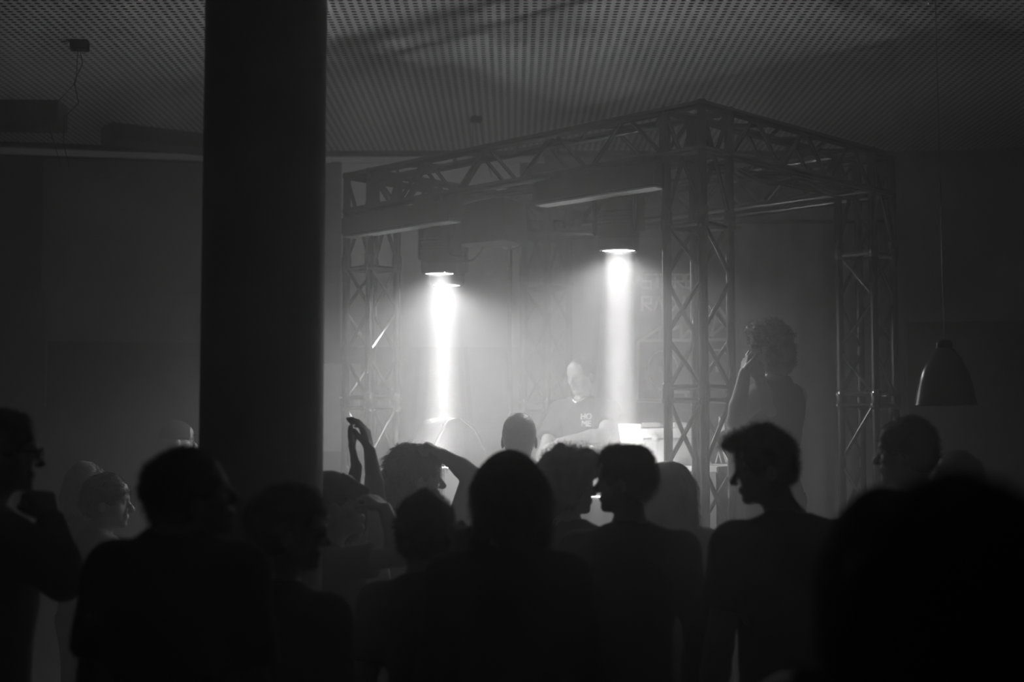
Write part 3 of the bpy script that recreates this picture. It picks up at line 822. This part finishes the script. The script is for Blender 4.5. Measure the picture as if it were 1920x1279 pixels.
# flight case with a pale rim and things on its lid
fcc = at(1252, 826, 8.25)
fc = empty('flight_case', (fcc.x, fcc.y, TZ + .001), 0.06); tag(fc, 'pale grey flight case on the right end of the dj table', 'case')
MB().box((0, 0, .075), (.36, .30, .15), bev=.006).build('case_body', M_case, fc)
MB().box((0, 0, .183), (.37, .31, .055), bev=.006).build('lid', mat('pale_rim', .6, .6), fc)
for x in (-.1, .1): MB().box((x, -.158, .15), (.04, .01, .05), bev=.003).build('latch', M_case, fc)
for (x, w_, lb) in ((-.10, .10, 'small pale box lying at the left on the flight case lid'), (.09, .12, 'small pale box lying at the right on the flight case lid')):
    tag(MB().box((0, 0, .016), (w_, .12, .03), bev=.004).build('small_box', M_case, loc=(fcc.x + x, fcc.y - .02, TZ + .214)), lb, 'box')
sb0 = at(1183, 826, 8.1)
sg = tag(MB().prism([(-.05, .0), (.09, .0), (.04, .235), (-.085, .235)], .018).build('lit_face_sheet', M_white, loc=(sb0.x + .01, sb0.y, TZ + .001)), 'white sheet standing in for the beam-lit left face of the flight case', 'sheet')  # separate white sheet drawn for the case side that the beam lights
sg.rotation_euler = (R(-6), 0, R(-14))

# white plinths added to bounce the beams up to the ceiling; the wedge monitor stands behind the far one
M_lin = mat('white_lacquer', .8, .6)
for (q, ztop, sx, lb) in ((at(836, 880, 9.05), 1.56, .46, 'added white bounce plinth under the two close light beams left of the dj table'),
                          (at(1160, 930, 7.93), 1.42, .36, 'added white bounce plinth under the right light beam in front of the dj table')):
    pl = tag(MB().box((0, 0, (ztop - STAGE_Z) / 2), (sx, sx, ztop - STAGE_Z), bev=.008).build('plinth', M_lin, loc=(q.x, q.y, STAGE_Z + .001)), lb, 'plinth'); pl.rotation_euler = (0, 0, ang_f)
wp = at(832, 846, 9.62)
pl = tag(MB().box((0, 0, .55), (.46, .46, 1.1), bev=.01).build('speaker_stand', M_plastic, loc=(wp.x, wp.y, STAGE_Z + .001)), 'dark square stand under the wedge loudspeaker left of the dj table', 'stand'); pl.rotation_euler = (0, 0, ang_f)
wm = empty('wedge_loudspeaker', (wp.x, wp.y, STAGE_Z + 1.102), R(28)); tag(wm, 'wedge loudspeaker with curved side at the far left of the booth', 'loudspeaker')
prof = [(-.17, 0), (-.16, .13), (-.07, .30), (-.055, .315)]
prof += [(.02 + .20 * math.sin(R(a)), .33 - .33 * (1 - math.cos(R(a)))) for a in range(0, 91, 10)] + [(.22, 0)]
MB().prism([(x, z) for x, z in prof], .40, Matrix.Identity(4)).build('cabinet', M_plastic2, wm, 'edge')
MB().tube([(-.165, -.2, .13), (-.065, -.2, .31), (.02, -.2, .33), (.13, -.2, .25), (.20, -.2, .12)], .006, 8).build('lit_edge_line', M_steel, wm, True)  # bright steel line drawn for the edge that catches the beam
MB().box((-.12, 0, .205), (.012, .34, .19), M=Matrix.Rotation(R(27), 4, 'Y')).build('grille', M_plastic2, wm)

# sign on a low case beside the near tower
sp = at(1352, 900, 8.6)
sg2 = empty('sign_board', (sp.x, sp.y, STAGE_Z + .001), R(0)); tag(sg2, 'dark board with white AV lettering seen behind the near tower', 'sign')
MB().box((0, 0, .55), (.42, .04, 1.1), bev=.005).build('board', M_plastic, sg2)
pf = lambda px, py: (lambda p: (p.x - sp.x, -.024, p.z - STAGE_Z))(at(px, py, sp.y - .02))
strokes(word('.AV.', 1327, 848, 11, 20, 3.5), 2.2, 'lettering', sg2, M_print, pf, sp.y)
tag(MB().prism([(0, 0), (.0, .10), (.03, .06), (.035, .02)], .01).build('paper_pennant', M_white, loc=(at(1348, 812, 8.6))), 'small white paper triangle above the AV board', 'paper')

# ------------------------------------------------------------------ pendant lamp and ceiling fittings
lp = at(1773, 760, 6.0)
pd = empty('pendant_lamp', lp); tag(pd, 'bell shaped dark pendant lamp hanging at the right', 'lamp')
MB().lathe([(.130, 0), (.126, .02), (.115, .08), (.098, .14), (.072, .195), (.048, .228), (.034, .242), (.034, .262), (.026, .275), (.0, .282)][::1] , 48).build('lamp_shade', mat('lacquered_metal', .03, .22), pd, 'edge')
MB().lathe([(.0, .14), (.03, .15), (.032, .19), (.02, .23)], 24).build('bulb', M_white, pd, 'edge')
MB().tube([(0, 0, .27), (-.004, 0, 1.0), (-.012, 0, CEIL - lp.z)], .0028, 6).build('cord', M_steel, pd, True)
MB().lathe([(.05, 0), (.05, -.02), (.02, -.04), (0, -.04)], 20, Matrix.Translation((-.012, 0, CEIL - lp.z))).build('ceiling_rose', M_plastic, pd, 'edge')

def hook(px, py, label, sz=(.09, .06, .05)):
    Y = (CEIL - CAM_Z) / ((820 - py) / FPX); p = Vector(((px - 960) / FPX * Y, Y, CEIL))
    r_ = empty('ceiling_fitting', p, R(12)); tag(r_, label, 'ceiling fitting')
    MB().box((0, 0, -sz[2] / 2 - .001), sz, bev=.005).build('housing', M_plastic, r_)
    return r_, p
r_, p = hook(892, 212, 'small dark ceiling fitting with two wires above the truss')
MB().tube([(-.03, 0, -.05), (-.02, 0, -.45)], .003, 6).build('wire', M_plastic, r_); MB().tube([(.03, 0, -.05), (.07, 0, -.3), (.13, 0, -.5)], .003, 6).build('wire', M_plastic, r_)
r_, p = hook(136, 66, 'small dark ceiling fitting with loose wires at the upper left', (.12, .1, .06))
MB().tube([(0, 0, -.05), (0.02, 0, -.15), (-.03, 0, -.28), (0.0, 0, -.42), (-.09, 0, -.52), (-.09, 0, -.7), (-.05, 0, -.85)], .003, 6).build('wire', M_plastic, r_)
MB().tube([(-.01, 0, -.05), (-.02, 0, -.28), (-.16, 0, -.45), (-.18, 0, -.6), (-.10, 0, -.85)], .0025, 6).build('wire', M_plastic, r_)

# ------------------------------------------------------------------ the people
PEOPLE = True
if PEOPLE:
    A = lambda x, y, Y: np.array(at(x, y, Y))
    # on the stage
    r_, g = person('dj in a dark t-shirt behind the decks, looking down to the left', (1089, 703), 9.57, -138, -150, pitch=-10, floor=STAGE_Z, hair='buzz', hs=1.02, width=1.08, skin=M_skin_pale,
           arms={'L': dict(sh=A(1146, 770, 9.42), el=A(1132, 815, 9.08), wr=A(1048, 830, 8.92), dir=A(1008, 842, 8.87) - A(1048, 830, 8.92), palm=(0, 0, -1), pose='relaxed', thumb=1),
                 'R': dict(el=A(1020, 850, 9.45), wr=A(1012, 868, 9.2), palm=(0, 0, -1), pose='relaxed')}, vf=.006, seed=3)
    yw = math.atan2(g['bf'][0], -g['bf'][1])
    for i, t in enumerate(('HO', 'ME')):
        c_ = Vector(g['B'](-.085, .135, 1.365 - .045 * i) - g['base'])
        text(t, .056, r_, c_, (R(82), 0, yw), M_print, 'shirt_print', .006)
    MB().tube([Vector(g['B'](.05, .07, 1.49) - g['base']), Vector(g['B'](.0, .10, 1.455) - g['base']), Vector(g['B'](-.07, .04, 1.50) - g['base'])], .014, 10).build('headphones', M_steel, r_, True)
    person('curly haired woman in a vest top on the stage side, hands to her face', (1440, 652), 7.25, -62, -48, floor=STAGE_Z, hair='curly', top=1, sleeve='none', girl=True, neckline=.05, vf=.006, seed=7, hs=.98,
           arms={'L': dict(el=A(1380, 790, 6.98), wr=A(1396, 700, 6.98), dir=A(1404, 650, 7.05) - A(1396, 700, 6.98), palm=(.7, .3, 0), pose='relaxed', thumb=-1),
                 'R': dict(el=A(1450, 795, 7.12), wr=A(1425, 712, 7.02), dir=A(1412, 668, 7.06) - A(1425, 712, 7.02), palm=(-.2, .8, 0), pose='relaxed', thumb=1)})
    # the front row, centre
    person('person with shaved hair and bare ears directly before the dj table', (974, 822), 6.9, 5, hair='buzz', hairm=M_hair_fair, top=1, vf=.007, seed=4, hs=1.02)
    person('person with a dark chin-length bob and broad shoulders, back turned', (955, 925), 3.95, -4, hair='bob', top=0, sleeve='long', width=.92, seed=5, hs=.88)
    person('person with thick rounded hair between the bob and the collared man', (1068, 905), 5.2, 62, 20, hair='curly', top=0, seed=6, hs=.93, furls=.6)
    person('short haired man in a collared top, turned to the left', (1170, 899), 4.6, -70, -15, hair='swept', top=0, sleeve='long', seed=8, hs=.85)

    person('woman with long straight hair behind the collared man', (1250, 920), 5.8, -5, hair='long', hairm=M_hair, top=1, seed=10, hs=1.0, girl=True)
    person('man with a quiff in profile facing left, dark t-shirt', (1432, 874), 4.35, -88, -20, hair='quiff', pitch=-8, top=0, width=1.05, seed=11, vf=.005, hs=.88, shift=(.06, 0))
    # around the raised arms
    person('dancer with tousled hair holding one arm over the head', (781, 893), 6.1, 70, 20, hair='messy', top=1, sleeve='none', girl=True, seed=12, hs=1.06, vf=.006, shift=(0, -.02), skin=M_skin,
           arms={'R': dict(sh=A(852, 1000, 6.05), el=A(884, 890, 6.0), wr=A(830, 853, 6.0), dir=A(806, 838, 6.02) - A(830, 853, 6.0), palm=(-.2, 0, -1), pose='fist', thumb=-1)})
    person('person with flat dark hair below the dancer, fist raised at the right', (800, 1000), 4.3, 8, hair='short', top=0, seed=13, hs=1.0, width=.85,
           arms={'R': dict(el=A(875, 1180, 4.2), wr=A(858, 1050, 4.08), dir=(.08, 0, .3), palm=(-.6, .6, 0), pose='fist', thumb=-1)})
    person('person holding up a phone with one bent bare arm beside the pillar', (626, 944), 5.3, 75, 40, hair='buzz', pitch=12, top=0, seed=14, vf=.0055, hs=1.05,
           arms={'R': dict(sh=A(612, 1062, 5.15), el=A(752, 1042, 5.05), wr=A(722, 955, 5.15), dir=A(676, 920, 5.22) - A(722, 955, 5.15), palm=(-.3, .2, -.8), pose='grip', thumb=1)})
    person('person clapping both hands high beside the pillar, face hidden', (652, 985), 5.75, 40, 20, hair='short', top=2, sleeve='none', seed=15, vf=.006, hs=1.0,
           arms={'R': dict(el=A(706, 935, 5.70), wr=A(693, 845, 5.65), dir=A(681, 792, 5.65) - A(693, 845, 5.65), palm=(-1, .2, 0), pose='relaxed', thumb=1),
                 'L': dict(el=A(648, 985, 5.60), wr=A(668, 876, 5.60), dir=A(650, 790, 5.65) - A(668, 876, 5.60), palm=(1, 0, 0), pose='flat', thumb=-1)})
    person('person in profile with glasses in front of the pillar', (542, 992), 3.7, 78, 35, hair='swept', top=0, seed=16, glasses=True, hs=.86)
    person('large man in profile looking up to the right, left of the pillar', (357, 930), 3.2, 66, 25, hair='short', pitch=16, top=0, seed=17, hs=.86, lift=.07, width=.9, vf=.005)
    # the left side
    person('man with glasses at the far left edge, hand to his chin', (6, 845), 4.0, 82, 50, hair='short', top=2, seed=18, glasses=True, hs=.93,
           arms={'R': dict(el=A(120, 1090, 3.85), wr=A(96, 975, 3.9), dir=A(62, 900, 3.95) - A(96, 975, 3.9), palm=(-.5, .5, .2), pose='grip', thumb=1)}, sleeve='long')
    person('short person with cropped dark hair in profile at the left', (202, 940), 6.5, 85, 60, hair='short', top=2, seed=19, hs=.98, vf=.007)
    person('person with fair shoulder length hair behind the cropped one', (166, 912), 7.2, 75, 50, hair='bob', hairm=M_hair_fair, top=1, seed=20, hs=.9, vf=.008)
    person('distant person in a cap near the wall left of the pillar', (334, 826), 9.0, 70, 40, hair='none', cap=True, top=2, seed=21, vf=.008)
    # the right side
    person('person facing left beneath the pendant lamp, ear and jaw edge lit', (1698, 846), 5.0, -60, -30, hair='short', top=1, seed=22, hs=.95, vf=.006)
    person('person with dark hair half hidden right of the pendant lamp', (1790, 905), 5.6, -40, -20, hair='short', top=0, seed=23, hs=.95, vf=.007)
    person('person with a bare lit shoulder before the blurred head at the right', (1672, 1062), 2.2, 10, hair='bob', hairm=M_hair, top=0, sleeve='none', seed=24, hs=.9, width=.95)
    person('very large blurred dark head and shoulders at the lower right corner', (1792, 1132), 1.22, -5, hair='bob', hairm=M_hair, top=0, seed=25, hs=.85)

    # phone held up by the pillar
    ph = at(662, 918, 5.22)
    po = empty('mobile_phone', ph, R(60)); tag(po, 'dark mobile phone held up by the person beside the pillar', 'phone')
    MB().box((0, 0, 0), (.008, .14, .072), bev=.003, M=Matrix.Rotation(R(25), 4, 'X')).build('phone_body', M_phone, po)
